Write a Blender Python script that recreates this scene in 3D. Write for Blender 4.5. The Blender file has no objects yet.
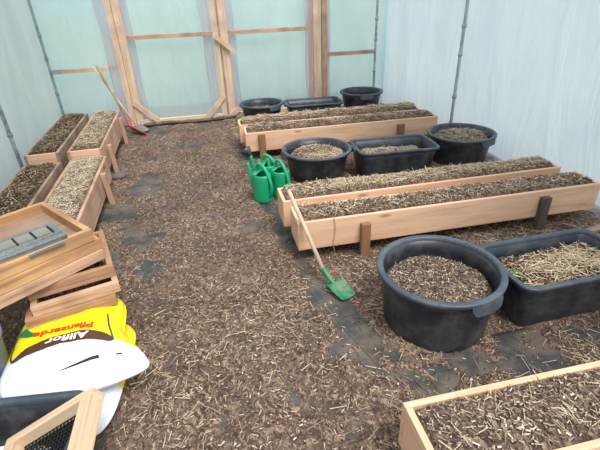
import bpy, bmesh, math, random
import numpy as np
from mathutils import Vector, Matrix
from mathutils.bvhtree import BVHTree
random.seed(7)
rng = np.random.default_rng(11)
PI = math.pi
C = bpy.context.scene.collection
R = math.radians

# ------------------------------------------------------------------ noise
def _hash(ix, iy, s):
    h = (ix.astype(np.int64) * 374761393 + iy.astype(np.int64) * 668265263 + s * 974711) & 0xffffffff
    h = ((h ^ (h >> 13)) * 1274126177) & 0xffffffff
    return ((h ^ (h >> 16)) & 0xffff) / 65535.0
def vnoise(x, y, s=0):
    x = np.asarray(x, float); y = np.asarray(y, float)
    ix = np.floor(x); iy = np.floor(y); fx = x - ix; fy = y - iy
    fx = fx * fx * (3 - 2 * fx); fy = fy * fy * (3 - 2 * fy)
    a = _hash(ix, iy, s); b = _hash(ix + 1, iy, s); c = _hash(ix, iy + 1, s); d = _hash(ix + 1, iy + 1, s)
    return (a * (1 - fx) + b * fx) * (1 - fy) + (c * (1 - fx) + d * fx) * fy
def fbm(x, y, s=0, o=4):
    t = 0; a = .5; n = 0
    for k in range(o):
        t = t + a * vnoise(np.asarray(x) * 2 ** k, np.asarray(y) * 2 ** k, s + 17 * k); n += a; a *= .5
    return t / n

# ------------------------------------------------------------------ materials
def mat(name, base=(.5, .5, .5), rough=.6, metal=0, spec=None):
    m = bpy.data.materials.new(name); m.use_nodes = True
    b = m.node_tree.nodes['Principled BSDF']
    b.inputs['Base Color'].default_value = (*base, 1); b.inputs['Roughness'].default_value = rough
    b.inputs['Metallic'].default_value = metal
    if spec is not None: b.inputs['Specular IOR Level'].default_value = spec
    return m
def N(m, t, **kw):
    n = m.node_tree.nodes.new(t)
    for k, v in kw.items():
        if k in n.inputs: n.inputs[k].default_value = v
        else: setattr(n, k, v)
    return n
def L(m, a, b): m.node_tree.links.new(a, b)
def ramp(m, fac, stops, interp='LINEAR'):
    r = N(m, 'ShaderNodeValToRGB'); cr = r.color_ramp; cr.interpolation = interp
    while len(cr.elements) < len(stops): cr.elements.new(.5)
    for e, (p, c) in zip(cr.elements, stops): e.position = p; e.color = (*c, 1)
    L(m, fac, r.inputs[0]); return r
def objco(m, scale=(1, 1, 1), loc=(0, 0, 0)):
    tc = N(m, 'ShaderNodeTexCoord'); mp = N(m, 'ShaderNodeMapping')
    mp.inputs['Scale'].default_value = scale; mp.inputs['Location'].default_value = loc
    L(m, tc.outputs['Object'], mp.inputs[0]); return mp.outputs[0]
def bump(m, h, strength=.3, dist=.01):
    b = N(m, 'ShaderNodeBump', Strength=strength, Distance=dist); L(m, h, b.inputs['Height'])
    L(m, b.outputs[0], m.node_tree.nodes['Principled BSDF'].inputs['Normal'])
def wood(name, axis, light, dark, stain=None, rough=.75, seed=0):
    """grain runs along the given local axis (0,1,2)"""
    m = mat(name, light, rough, spec=.25)
    sc = [22, 22, 22]; sc[axis] = 1.6
    co = objco(m, tuple(sc), (seed, seed * .7, seed * 1.3))
    n1 = N(m, 'ShaderNodeTexNoise', Scale=1.0, Detail=6.0, Roughness=.65, Distortion=.6); L(m, co, n1.inputs['Vector'])
    r = ramp(m, n1.outputs[0], [(.3, dark), (.5, light), (.75, tuple(min(1, c * 1.12) for c in light))])
    sc2 = [7, 7, 7]; sc2[axis] = 2.2
    co2 = objco(m, tuple(sc2), (seed + 3, 1, 2))
    v = N(m, 'ShaderNodeTexVoronoi', Scale=1.0); L(m, co2, v.inputs['Vector'])
    kr = ramp(m, v.outputs['Distance'], [(.05, (1, 1, 1)), (.14, (0, 0, 0))])
    mx = N(m, 'ShaderNodeMix', data_type='RGBA'); L(m, kr.outputs[0], mx.inputs[0]); L(m, r.outputs[0], mx.inputs[6])
    mx.inputs[7].default_value = (*[c * .45 for c in dark], 1)
    out = mx.outputs[2]
    if stain:
        co3 = objco(m, (2.5, 2.5, 2.5), (seed, 0, 5))
        n3 = N(m, 'ShaderNodeTexNoise', Scale=1.5, Detail=4.0); L(m, co3, n3.inputs['Vector'])
        sr = ramp(m, n3.outputs[0], [(.42, (0, 0, 0)), (.68, (.8, .8, .8))])
        m2 = N(m, 'ShaderNodeMix', data_type='RGBA'); L(m, sr.outputs[0], m2.inputs[0]); L(m, out, m2.inputs[6])
        m2.inputs[7].default_value = (*stain, 1); out = m2.outputs[2]
    L(m, out, m.node_tree.nodes['Principled BSDF'].inputs['Base Color'])
    bump(m, n1.outputs[0], .25, .003)
    return m
NEW = ((.80, .52, .35), (.64, .37, .23)); OLD = ((.47, .34, .25), (.28, .18, .12)); TRAY = ((.52, .31, .18), (.30, .15, .08))
WN = [wood('fresh_pine_%d' % a, a, *NEW, seed=a) for a in range(3)]
WS = [wood('stained_pine_%d' % a, a, (.58, .37, .26), (.38, .22, .15), stain=(.28, .18, .13), seed=4 + a) for a in range(3)]
WO = [wood('weathered_wood_%d' % a, a, *OLD, stain=(.20, .15, .12), seed=8 + a) for a in range(3)]
WT = [wood('tray_wood_%d' % a, a, *TRAY, stain=(.30, .17, .11), seed=12 + a) for a in range(3)]
WB = [wood('brown_stake_wood_%d' % a, a, (.30, .16, .09), (.18, .09, .05), seed=16 + a) for a in range(3)]
WG = [wood('grey_stake_wood_%d' % a, a, (.13, .10, .085), (.07, .055, .05), seed=26 + a) for a in range(3)]
WP = [wood('pale_lath_%d' % a, a, (.74, .56, .38), (.58, .40, .25), seed=20 + a) for a in range(3)]
WT2 = [wood('orange_tray_wood_%d' % a, a, (.68, .40, .20), (.38, .19, .09), stain=(.30, .16, .09), seed=50 + a) for a in range(3)]
WT3 = [wood('pinkish_tray_wood_%d' % a, a, (.62, .40, .27), (.38, .21, .13), stain=(.28, .15, .10), seed=60 + a) for a in range(3)]
WF = [wood('door_frame_pine_%d' % a, a, (.76, .55, .40), (.60, .39, .26), stain=(.52, .36, .26), seed=70 + a) for a in range(3)]
PLY = wood('plywood_panel', 0, (.33, .22, .16), (.20, .12, .08), stain=(.40, .31, .24), rough=.6, seed=31)

def plastic(name, col, rough, dust=(.3, .29, .27), amt=.35):
    m = mat(name, col, rough)
    co = objco(m, (6, 6, 6)); n = N(m, 'ShaderNodeTexNoise', Scale=1.2, Detail=7.0, Roughness=.7); L(m, co, n.inputs['Vector'])
    r = ramp(m, n.outputs[0], [(.45, (0, 0, 0)), (.8, (amt,) * 3)])
    mx = N(m, 'ShaderNodeMix', data_type='RGBA'); L(m, r.outputs[0], mx.inputs[0]); mx.inputs[6].default_value = (*col, 1); mx.inputs[7].default_value = (*dust, 1)
    L(m, mx.outputs[2], m.node_tree.nodes['Principled BSDF'].inputs['Base Color'])
    return m
BLACKP = plastic('black_tub_plastic', (.018, .022, .032), .42)
BLUEP = plastic('blue_black_tub_plastic', (.022, .030, .045), .40)
RIMP = plastic('worn_tub_rim_plastic', (.050, .066, .092), .42, (.24, .26, .28), .5)
GREYP = plastic('grey_bucket_plastic', (.18, .23, .32), .45, (.3, .32, .35), .4)
GREEN = plastic('green_can_plastic', (.008, .36, .17), .33, (.12, .36, .25), .25)
SHGREEN = plastic('green_painted_steel', (.008, .21, .085), .4, (.35, .33, .28), .85)
RED = plastic('red_painted_steel', (.60, .06, .03), .45, (.3, .15, .12), .4)
STEEL = plastic('galvanised_sheet', (.36, .39, .40), .26, (.16, .17, .18), .8)
STEEL.node_tree.nodes['Principled BSDF'].inputs['Metallic'].default_value = .75
PIPE = plastic('galvanised_pipe', (.42, .48, .52), .5, (.06, .06, .06), 1.0)
SLOT = mat('dark_slot', (.01, .01, .01), .7)
WINDOW = plastic('dull_window_sheet', (.26, .25, .22), .35, (.16, .14, .11), .8)
WIRE = mat('black_wire_mesh', (.03, .032, .036), .45, .6)
TAPE = mat('grey_wall_bracket', (.45, .50, .54), .4, .6)
STONE = plastic('grey_stone', (.12, .12, .12), .85, (.2, .18, .15), .5)

def soil_mat(name, cols):
    m = mat(name, cols[1], .95, spec=.15)
    co = objco(m)
    v = N(m, 'ShaderNodeTexVoronoi', Scale=95.0, Randomness=1.0); 
    mp = N(m, 'ShaderNodeMapping'); mp.inputs['Scale'].default_value = (1, .55, 1); mp.inputs['Rotation'].default_value = (0, 0, .6)
    nz = N(m, 'ShaderNodeTexNoise', Scale=14.0, Detail=3.0); L(m, co, nz.inputs['Vector'])
    ad = N(m, 'ShaderNodeMix', data_type='RGBA', blend_type='ADD'); ad.inputs[0].default_value = .12; L(m, co, ad.inputs[6]); L(m, nz.outputs[1], ad.inputs[7])
    L(m, ad.outputs[2], mp.inputs[0]); L(m, mp.outputs[0], v.inputs['Vector'])
    sep = N(m, 'ShaderNodeSeparateColor'); L(m, v.outputs['Color'], sep.inputs[0])
    r = ramp(m, sep.outputs[0], [(0, cols[0]), (.35, cols[1]), (.62, cols[2]), (.84, cols[3]), (.97, cols[4])])
    n2 = N(m, 'ShaderNodeTexNoise', Scale=2.2, Detail=5.0, Roughness=.65); L(m, co, n2.inputs['Vector'])
    r2 = ramp(m, n2.outputs[0], [(.33, (.66, .61, .60)), (.66, (1.22, 1.13, 1.08))])
    mu = N(m, 'ShaderNodeMix', data_type='RGBA', blend_type='MULTIPLY'); mu.inputs[0].default_value = 1
    L(m, r.outputs[0], mu.inputs[6]); L(m, r2.outputs[0], mu.inputs[7])
    L(m, mu.outputs[2], m.node_tree.nodes['Principled BSDF'].inputs['Base Color'])
    bump(m, v.outputs['Distance'], .6, .006)
    return m
SOIL = soil_mat('brown_mulchy_soil', [(.070, .051, .044), (.128, .095, .079), (.18, .135, .108), (.235, .178, .137), (.38, .29, .21)])
DSOIL = soil_mat('dark_compost', [(.03, .022, .018), (.065, .046, .036), (.105, .078, .06), (.17, .125, .09), (.30, .22, .15)])
def chip_mat(name, stops, rough=.8):
    m = mat(name, (.4, .3, .2), rough, spec=.25)
    g = N(m, 'ShaderNodeNewGeometry'); r = ramp(m, g.outputs['Random Per Island'], stops)
    L(m, r.outputs[0], m.node_tree.nodes['Principled BSDF'].inputs['Base Color'])
    return m
STRAW = chip_mat('golden_straw', [(0, (.24, .17, .11)), (.25, (.46, .34, .22)), (.65, (.66, .52, .35)), (1, (.84, .74, .56))])
PSTRAW = chip_mat('pale_straw', [(0, (.30, .23, .15)), (.3, (.48, .39, .27)), (.7, (.64, .55, .40)), (1, (.80, .72, .56))])
CHIPS = chip_mat('bark_and_wood_chips', [(0, (.045, .031, .025)), (.35, (.125, .087, .065)), (.65, (.235, .172, .130)), (.86, (.40, .305, .23)), (.97, (.66, .56, .44)), (1, (.80, .72, .62))])
DCHIPS = chip_mat('dark_chips', [(0, (.03, .022, .018)), (.45, (.09, .06, .042)), (.75, (.20, .135, .08)), (.92, (.42, .31, .18)), (1, (.62, .50, .32))])
def fabric_mat():
    m = mat('woven_ground_fabric', (.07, .08, .085), .6, spec=.3)
    co = objco(m)
    w = N(m, 'ShaderNodeTexWave', Scale=120.0, Distortion=.3); L(m, co, w.inputs['Vector'])
    n = N(m, 'ShaderNodeTexNoise', Scale=5.0, Detail=8.0, Roughness=.7); L(m, co, n.inputs['Vector'])
    r = ramp(m, n.outputs[0], [(.32, (.034, .038, .041)), (.45, (.066, .066, .067)), (.58, (.15, .12, .10))])
    L(m, r.outputs[0], m.node_tree.nodes['Principled BSDF'].inputs['Base Color'])
    bump(m, w.outputs[1], .15, .002); return m
FABRIC = fabric_mat()
GLINE = mat('green_marker_thread', (.06, .15, .12), .7)
GRASS = mat('meadow_grass', (.20, .30, .12), .9)
_co = objco(GRASS, (.6, .6, .6)); _n = N(GRASS, 'ShaderNodeTexNoise', Scale=1.5, Detail=5.0); L(GRASS, _co, _n.inputs['Vector'])
_r = ramp(GRASS, _n.outputs[0], [(.3, (.26, .34, .24)), (.7, (.42, .44, .32))]); L(GRASS, _r.outputs[0], GRASS.node_tree.nodes['Principled BSDF'].inputs['Base Color'])

def film_mat(name, tint, clear, col2, bmp=.22):
    m = bpy.data.materials.new(name); m.use_nodes = True; nt = m.node_tree; nt.nodes.clear()
    out = N(m, 'ShaderNodeOutputMaterial')
    co = objco(m)
    n = N(m, 'ShaderNodeTexNoise', Scale=1.3, Detail=6.0, Roughness=.6, Distortion=.8)
    mp = N(m, 'ShaderNodeMapping'); mp.inputs['Scale'].default_value = (1.6, 1.6, .55); L(m, co, mp.inputs[0]); L(m, mp.outputs[0], n.inputs['Vector'])
    r = ramp(m, n.outputs[0], [(.3, col2), (.65, tint)])
    n2 = N(m, 'ShaderNodeTexNoise', Scale=1.5, Detail=4.0, Roughness=.5, Distortion=1.8)
    mp2 = N(m, 'ShaderNodeMapping'); mp2.inputs['Scale'].default_value = (2.5, 2.5, .6); mp2.inputs['Rotation'].default_value = (.3, .4, 0); L(m, co, mp2.inputs[0]); L(m, mp2.outputs[0], n2.inputs['Vector'])
    b = N(m, 'ShaderNodeBump', Strength=bmp, Distance=.10); L(m, n2.outputs[0], b.inputs['Height'])
    tr = N(m, 'ShaderNodeBsdfTranslucent'); L(m, r.outputs[0], tr.inputs[0]); L(m, b.outputs[0], tr.inputs['Normal'])
    df = N(m, 'ShaderNodeBsdfDiffuse'); L(m, r.outputs[0], df.inputs[0]); L(m, b.outputs[0], df.inputs['Normal'])
    gl = N(m, 'ShaderNodeBsdfGlossy', Roughness=.32); L(m, b.outputs[0], gl.inputs['Normal'])
    tp = N(m, 'ShaderNodeBsdfTransparent'); L(m, r.outputs[0], tp.inputs[0])
    a = N(m, 'ShaderNodeMixShader'); a.inputs[0].default_value = .22; L(m, tr.outputs[0], a.inputs[1]); L(m, df.outputs[0], a.inputs[2])
    c = N(m, 'ShaderNodeMixShader'); c.inputs[0].default_value = clear; L(m, a.outputs[0], c.inputs[1]); L(m, tp.outputs[0], c.inputs[2])
    d = N(m, 'ShaderNodeMixShader'); d.inputs[0].default_value = .07; L(m, c.outputs[0], d.inputs[1]); L(m, gl.outputs[0], d.inputs[2])
    L(m, d.outputs[0], out.inputs[0]); return m
FILM_SIDE = film_mat('milky_side_film', (.70, .79, .89), .07, (.62, .72, .83))
FILM_LEFT = film_mat('shaded_side_film', (.66, .73, .78), .07, (.55, .63, .70))  # same film as on the right; dimmer left light painted into its tint
FILM_END = film_mat('clearer_end_film', (.72, .89, .92), .18, (.60, .80, .86), .4)
FLAP = film_mat('grey_film_flap', (.96, .92, .95), .45, (.84, .81, .84))

# ------------------------------------------------------------------ mesh helpers
def link_mesh(name, verts, faces, mats, parent=None, smooth=False, midx=None):
    me = bpy.data.meshes.new(name); me.from_pydata([tuple(v) for v in verts], [], faces)
    if not isinstance(mats, (list, tuple)): mats = [mats]
    for m in mats: me.materials.append(m)
    if midx is not None: me.polygons.foreach_set('material_index', midx)
    if smooth: me.polygons.foreach_set('use_smooth', [True] * len(me.polygons))
    me.update()
    o = bpy.data.objects.new(name, me); C.objects.link(o)
    if parent: o.parent = parent
    return o
def from_bm(name, bm, mats, parent=None, smooth=False):
    me = bpy.data.meshes.new(name); bm.normal_update(); bm.to_mesh(me); bm.free()
    if not isinstance(mats, (list, tuple)): mats = [mats]
    for m in mats: me.materials.append(m)
    if smooth: me.polygons.foreach_set('use_smooth', [True] * len(me.polygons))
    o = bpy.data.objects.new(name, me); C.objects.link(o)
    if parent: o.parent = parent
    return o
def add_box(bm, c, s, rot=None, bev=.003, wob=0):
    M = Matrix.Translation(c) @ (rot.to_4x4() if rot else Matrix.Identity(4))
    r = bmesh.ops.create_cube(bm, size=1, matrix=M @ Matrix.Diagonal((*s, 1)))
    vs = r['verts']
    if bev:
        es = list({e for v in vs for e in v.link_edges})
        bmesh.ops.bevel(bm, geom=es, offset=bev, segments=2, affect='EDGES', profile=.6)
def board(name, c, s, m, parent=None, rot=None, bev=.003):
    """a sawn board; its mesh is centred on its own origin"""
    bm = bmesh.new(); add_box(bm, (0, 0, 0), s, None, bev)
    o = from_bm(name, bm, m, parent)
    o.location = c
    if rot is not None: o.rotation_euler = rot
    return o
def beam(name, p, q, w, t, mats3, parent=None, roll=0, bev=.003):
    """a board of width w, thickness t running from p to q (local X is its length)"""
    p = Vector(p); q = Vector(q); d = q - p
    bm = bmesh.new(); add_box(bm, (0, 0, 0), (d.length, t, w), None, bev)
    o = from_bm(name, bm, mats3[0], parent); o.location = (p + q) / 2
    x = d.normalized(); up = Vector((0, 0, 1)) if abs(x.z) < .95 else Vector((1, 0, 0))
    y = up.cross(x).normalized(); z = x.cross(y)
    o.rotation_euler = (Matrix((x, y, z)).transposed() @ Matrix.Rotation(roll, 3, 'X')).to_euler(); return o
def tube(path, rad, seg=12, closed=False, cap=True, flat=1.0):
    P = [Vector(p) for p in path]; n = len(P); V = []; F = []
    if not hasattr(rad, '__len__'): rad = [rad] * n
    prev = None
    for i in range(n):
        t = (P[(i + 1) % n if closed else min(i + 1, n - 1)] - P[(i - 1) % n if closed else max(i - 1, 0)]).normalized()
        if prev is None:
            a = Vector((0, 0, 1)) if abs(t.z) < .9 else Vector((0, 1, 0)); u = t.cross(a).normalized()
        else: u = (prev - t * prev.dot(t)).normalized()
        prev = u; v = t.cross(u)
        for k in range(seg):
            an = 2 * PI * k / seg; V.append(P[i] + (u * math.cos(an) + v * math.sin(an) * flat) * rad[i])
    m = n if closed else n - 1
    for i in range(m):
        for k in range(seg):
            F.append((i * seg + k, i * seg + (k + 1) % seg, ((i + 1) % n) * seg + (k + 1) % seg, ((i + 1) % n) * seg + k))
    if cap and not closed: F.append(tuple(range(seg))[::-1]); F.append(tuple((n - 1) * seg + k for k in range(seg)))
    return V, F
def bez(pts, n=12):
    """Catmull-Rom through points"""
    P = [Vector(p) for p in pts]; P = [P[0] * 2 - P[1]] + P + [P[-1] * 2 - P[-2]]; out = []
    for i in range(1, len(P) - 2):
        for k in range(n):
            t = k / n; a, b, c, d = P[i - 1:i + 3]
            out.append(.5 * ((2 * b) + (c - a) * t + (2 * a - 5 * b + 4 * c - d) * t * t + (3 * b - a - 3 * c + d) * t ** 3))
    out.append(P[-2]); return out
def loft(rings, cap0=True, cap1=True):
    V = []; F = []; n = len(rings[0])
    for r in rings: V += [tuple(p) for p in r]
    for i in range(len(rings) - 1):
        for k in range(n): F.append((i * n + k, i * n + (k + 1) % n, (i + 1) * n + (k + 1) % n, (i + 1) * n + k))
    if cap0: F.append(tuple(range(n))[::-1])
    if cap1: F.append(tuple((len(rings) - 1) * n + k for k in range(n)))
    return V, F
def rrect(a, b, r, z, n=8):
    out = []
    for (cx, cy, a0) in ((a - r, b - r, 0), (-a + r, b - r, PI / 2), (-a + r, -b + r, PI), (a - r, -b + r, 3 * PI / 2)):
        for k in range(n + 1):
            t = a0 + PI / 2 * k / n; out.append((cx + r * math.cos(t), cy + r * math.sin(t), z))
    return out
def circ(r, z, n=64, sy=1): return [(r * math.cos(2 * PI * k / n), sy * r * math.sin(2 * PI * k / n), z) for k in range(n)]

def thing(name, label, cat, loc=(0, 0, 0), rotz=0, group=None):
    o = bpy.data.objects.new(name, None); C.objects.link(o); o.empty_display_size = .1
    o.location = loc; o.rotation_euler = (0, 0, rotz); return tag(o, label, cat, group)
def tag(o, label=None, cat=None, group=None, kind=None):
    if label: o['label'] = label
    if cat: o['category'] = cat
    if group: o['group'] = group
    if kind: o['kind'] = kind
    return o
def copy_tree(o, parent=None):
    c = o.copy(); C.objects.link(c); c.parent = parent
    for ch in list(o.children): copy_tree(ch, c)
    return c

# ------------------------------------------------------------------ chips / straw scatter
def strands(P, Ln, W, T, yaw, pitch):
    """triangular-section splinters; returns verts (n*6,3) array and face list"""
    n = len(P); cy, sy = np.cos(yaw), np.sin(yaw); cp, sp = np.cos(pitch), np.sin(pitch)
    d = np.stack([cy * cp, sy * cp, sp], 1); s = np.stack([-sy, cy, np.zeros(n)], 1)
    u = np.cross(d, s)
    a = P - d * (Ln / 2)[:, None]; b = P + d * (Ln / 2)[:, None]
    W = W[:, None] / 2; T = T[:, None]
    V = np.stack([a - s * W, a + s * W, a + u * T, b - s * W * .8, b + s * W * .8, b + u * T * .8], 1).reshape(-1, 3)
    F = []
    for i in range(n):
        k = i * 6; F += [(k, k + 2, k + 1), (k + 3, k + 4, k + 5), (k, k + 1, k + 4, k + 3), (k + 1, k + 2, k + 5, k + 4), (k + 2, k, k + 3, k + 5)]
    return V, F
def scatter_at(P, kind, scale=1.0):
    n = len(P)
    if kind == 'straw':
        Ln = (.014 + .075 * rng.uniform(0, 1, n) ** 1.8) * scale; W = rng.uniform(.0016, .0042, n) * max(1, scale); T = W * .5; pit = rng.normal(0, .16, n)
    elif kind == 'bits':
        Ln = rng.uniform(.010, .028, n) * scale; W = rng.uniform(.003, .006, n); T = W * .35; pit = rng.normal(0, .25, n)
    else:
        Ln = rng.uniform(.008, .022, n) * scale; W = rng.uniform(.005, .011, n) * scale; T = W * .3; pit = rng.normal(0, .35, n)
    P = P.copy(); P[:, 2] += np.abs(np.sin(pit)) * Ln * .3 + rng.uniform(0, .006, n)
    return strands(P, Ln, W, T, rng.uniform(0, 2 * PI, n), pit)

class Multi:
    def __init__(s): s.V = []; s.F = []; s.I = []; s.n = 0
    def add(s, V, F, mi):
        s.V += [tuple(v) for v in V]; k = s.n; s.F += [tuple(i + k for i in f) for f in F]; s.I += [mi] * len(F); s.n += len(V)
    def build(s, name, mats, parent=None, smooth=False): return link_mesh(name, s.V, s.F, mats, parent, smooth, s.I)

def grid_faces(nx, ny):
    return [(j * nx + i, j * nx + i + 1, (j + 1) * nx + i + 1, (j + 1) * nx + i) for j in range(ny - 1) for i in range(nx - 1)]

def fill(name, label, group, loc, rotz, shape, dims, ztop, heap, base, mix, per_m2=5200, rough=.012, scale=1.0, seed=0):
    """substrate with chips and straw on it. shape 'box' dims=(lx,ly) or 'disc' dims=(r,)"""
    mu = Multi()
    off = seed * 13.7
    def hz(x, y):
        if shape == 'box': e = np.minimum((dims[0] / 2 - np.abs(x)) / (dims[1] / 2), 1 - np.abs(y) / (dims[1] / 2))
        elif shape == 'disc': e = 1 - np.hypot(x, y) / dims[0]
        h = np.clip(e * 2.4, 0, 1) ** .55
        return heap * h + rough * 2 * (fbm(x * 9 + off, y * 9 + off, seed, 4) - .5) + .02 * (fbm(x * 2.3 + off, y * 2.3, seed + 3, 2) - .5)
    if shape == 'box':
        lx, ly = dims; nx = max(6, int(lx / .02)); ny = max(6, int(ly / .02))
        X, Y = np.meshgrid(np.linspace(-lx / 2, lx / 2, nx), np.linspace(-ly / 2, ly / 2, ny))
        V = np.stack([X.ravel(), Y.ravel(), hz(X, Y).ravel()], 1); mu.add(V, grid_faces(nx, ny), 0)
        area = lx * ly; n = int(area * per_m2)
        x = rng.uniform(-lx / 2 + .008, lx / 2 - .008, n); y = rng.uniform(-ly / 2 + .008, ly / 2 - .008, n)
        k = len(V); ring = [i for i in range(nx)] + [j * nx + nx - 1 for j in range(1, ny)] + [(ny - 1) * nx + i for i in range(nx - 2, -1, -1)] + [j * nx for j in range(ny - 2, 0, -1)]
    else:
        r = dims[0]; nr, na = 16, 60; V = [(0, 0, float(hz(np.array(0.), np.array(0.))))]; F = []
        for i in range(1, nr + 1):
            for j in range(na):
                a = 2 * PI * j / na; px, py = r * i / nr * math.cos(a), r * i / nr * math.sin(a); V.append((px, py, float(hz(np.array(px), np.array(py)))))
        for j in range(na): F.append((0, 1 + j, 1 + (j + 1) % na))
        for i in range(nr - 1):
            for j in range(na): F.append((1 + i * na + j, 1 + (i + 1) * na + j, 1 + (i + 1) * na + (j + 1) % na, 1 + i * na + (j + 1) % na))
        mu.add(V, F, 0); n = int(PI * r * r * per_m2)
        rr = (r - .012) * np.sqrt(rng.uniform(0, 1, n)); aa = rng.uniform(0, 2 * PI, n); x = rr * np.cos(aa); y = rr * np.sin(aa)
        ring = [1 + (nr - 1) * na + j for j in range(na)]
    tp = (1, 1) if ztop > .25 and shape == 'box' else (.90, .86)
    # close the body downwards so that it is a solid mass
    low = [(mu.V[i][0] * tp[0], mu.V[i][1] * tp[1], -.10) for i in ring]; k0 = mu.n; m = len(ring)
    mu.V += low; mu.n += m
    for j in range(m): mu.F.append((ring[j], k0 + j, k0 + (j + 1) % m, ring[(j + 1) % m])); mu.I.append(0)
    mu.F.append(tuple(k0 + j for j in range(m))); mu.I.append(0)
    mats = [base]; u = rng.uniform(0, 1, n); acc = 0
    patch = fbm(x * 3 + off, y * 3 - off, seed + 9, 3)
    for (kind, mt, share) in mix:
        sel = (u >= acc) & (u < acc + share); acc += share
        if kind == 'straw': sel &= (patch > .34)
        P = np.stack([x[sel], y[sel], hz(x[sel], y[sel]) + .001], 1)
        if shape == 'disc': P = P[np.hypot(P[:, 0], P[:, 1]) < dims[0] - .02]
        elif kind == 'straw': P = P[(np.abs(P[:, 1]) < dims[1] / 2 - .015) & (np.abs(P[:, 0]) < dims[0] / 2 - .03)]
        V, F = scatter_at(P, kind, scale); 
        if mt not in mats: mats.append(mt)
        mu.add(V, F, mats.index(mt))
    o = mu.build(name, mats); o.location = (loc[0], loc[1], ztop); o.rotation_euler = (0, 0, rotz)
    return tag(o, label, 'planting soil', group, 'stuff')

# ================================================================== GROUND
def xe(y): return np.interp(y, [0.2, .7, 1.12, 1.92, 4.6, 6.3], [1.05, .95, .818, .598, .305, .12])
def bare(x, y):
    """0 covered .. 1 swept bare"""
    b = np.zeros_like(x)
    d = xe(y) - x
    w = np.interp(y, [1.0, 1.4, 2.0, 2.6, 4.5], [.05, .27, .19, .20, .13])
    strip = np.clip(1 - np.abs(d - w / 2) / (w / 2), 0, 1) ** .35 * ((y > 1.05) & (d > -.005))
    strip = strip * np.interp(y, [1.05, 1.35, 4.6, 5.2], [.6, 1, .75, 0])
    b = np.maximum(b, strip)
    for (cx, cy, r, s) in ((-.79, 4.7, .10, 1), (-.78, 4.2, .12, .7), (-.74, 3.85, .17, .85), (-.52, 3.38, .12, .9), (-.72, 2.95, .24, .8), (-.2, 3.16, .14, .7),
                           (-.9, 3.4, .2, .8), (-.55, 2.5, .12, .5), (-.1, 5.95, .6, .5), (-.85, 5.9, .3, .9), (.46, 1.47, .10, .7), (-.4, 5.2, .3, .45),
                           (1.35, 1.12, .30, .9), (1.05, 1.24, .13, 1), (1.75, 1.1, .25, .9), (.86, 1.16, .10, 1), (.1, 3.9, .2, .5), (.2, 2.9, .15, .7), (-.5, 1.9, .2, .45), (.62, 2.1, .16, .6)):
        b = np.maximum(b, s * np.clip(1.3 - np.hypot(x - cx, (y - cy) * 1.0) / r, 0, 1))
    return b
def cover(x, y):
    return .66 + .8 * (fbm(x * 3.1, y * 3.1, 5, 4) - .5) + .9 * (fbm(x * 11, y * 11, 8, 4) - .5) - bare(x, y) * (.24 + .78 * fbm(x * 5, y * 5, 19, 3))
def litter_z(x, y):
    c = cover(x, y)
    z = -.016 + .030 * np.clip((c - .10) * 1.6, 0, 1) + .009 * (fbm(x * 12, y * 12, 2, 4) - .5) * np.clip(c, .3, 1)
    return np.where(c < .16, z - .004, z)
x0, x1, y0, y1 = -2.1, 2.9, .1, 6.30
nx, ny = 236, 292
X, Y = np.meshgrid(np.linspace(x0, x1, nx), np.linspace(y0, y1, ny))
Z = litter_z(X, Y)
o = link_mesh('soil_litter', np.stack([X.ravel(), Y.ravel(), Z.ravel()], 1), grid_faces(nx, ny), SOIL, smooth=True)
tag(o, 'brown crumbly soil and mulch spread over the tunnel floor', 'soil', kind='stuff')
bm = bmesh.new(); add_box(bm, (0.4, 3.0, -.12), (5.4, 9.0, .2), None, 0); fl = from_bm('floor', bm, DSOIL); tag(fl, kind='structure')

def sheet(name, pts_fn, n, m, mt, z=-.004, amp=.003):
    U, Vv = np.meshgrid(np.linspace(0, 1, n), np.linspace(0, 1, m)); X, Y = pts_fn(U, Vv)
    Z = z + amp * (fbm(X * 5, Y * 5, 4, 3) - .5) * 2
    V = np.stack([X.ravel(), Y.ravel(), Z.ravel()], 1)
    o = link_mesh(name, V, grid_faces(n, m), mt, smooth=True)
    md = o.modifiers.new('thick', 'SOLIDIFY'); md.thickness = .0015; md.offset = -1
    return o
def f1(u, v):
    y = .35 + v * 5.85; a = -1.75; return a + u * (xe(y) - a), y
fs = sheet('ground_fabric', f1, 60, 120, FABRIC); tag(fs, 'dark woven weed fabric laid along the central path', 'weed fabric')
def f2(u, v): return .80 + u * 1.95, .92 + v * (.42 + .0 * u) + .04 * np.sin(u * 5)
fs2 = sheet('ground_fabric', f2, 50, 16, FABRIC, z=-.003); tag(fs2, 'dark woven weed fabric between the front tubs and the nearest planter', 'weed fabric')
for off in (.025, .16):
    pth = [(float(xe(yy)) - off, yy, .0005) for yy in np.linspace(.6, 3.2, 40)]
    V, F = tube(pth, .0022, 5, flat=.4); th = link_mesh('marker_thread', V, F, GLINE, fs)

def xr(y): return 2.86 - .055 * (y - 2.0)
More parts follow.
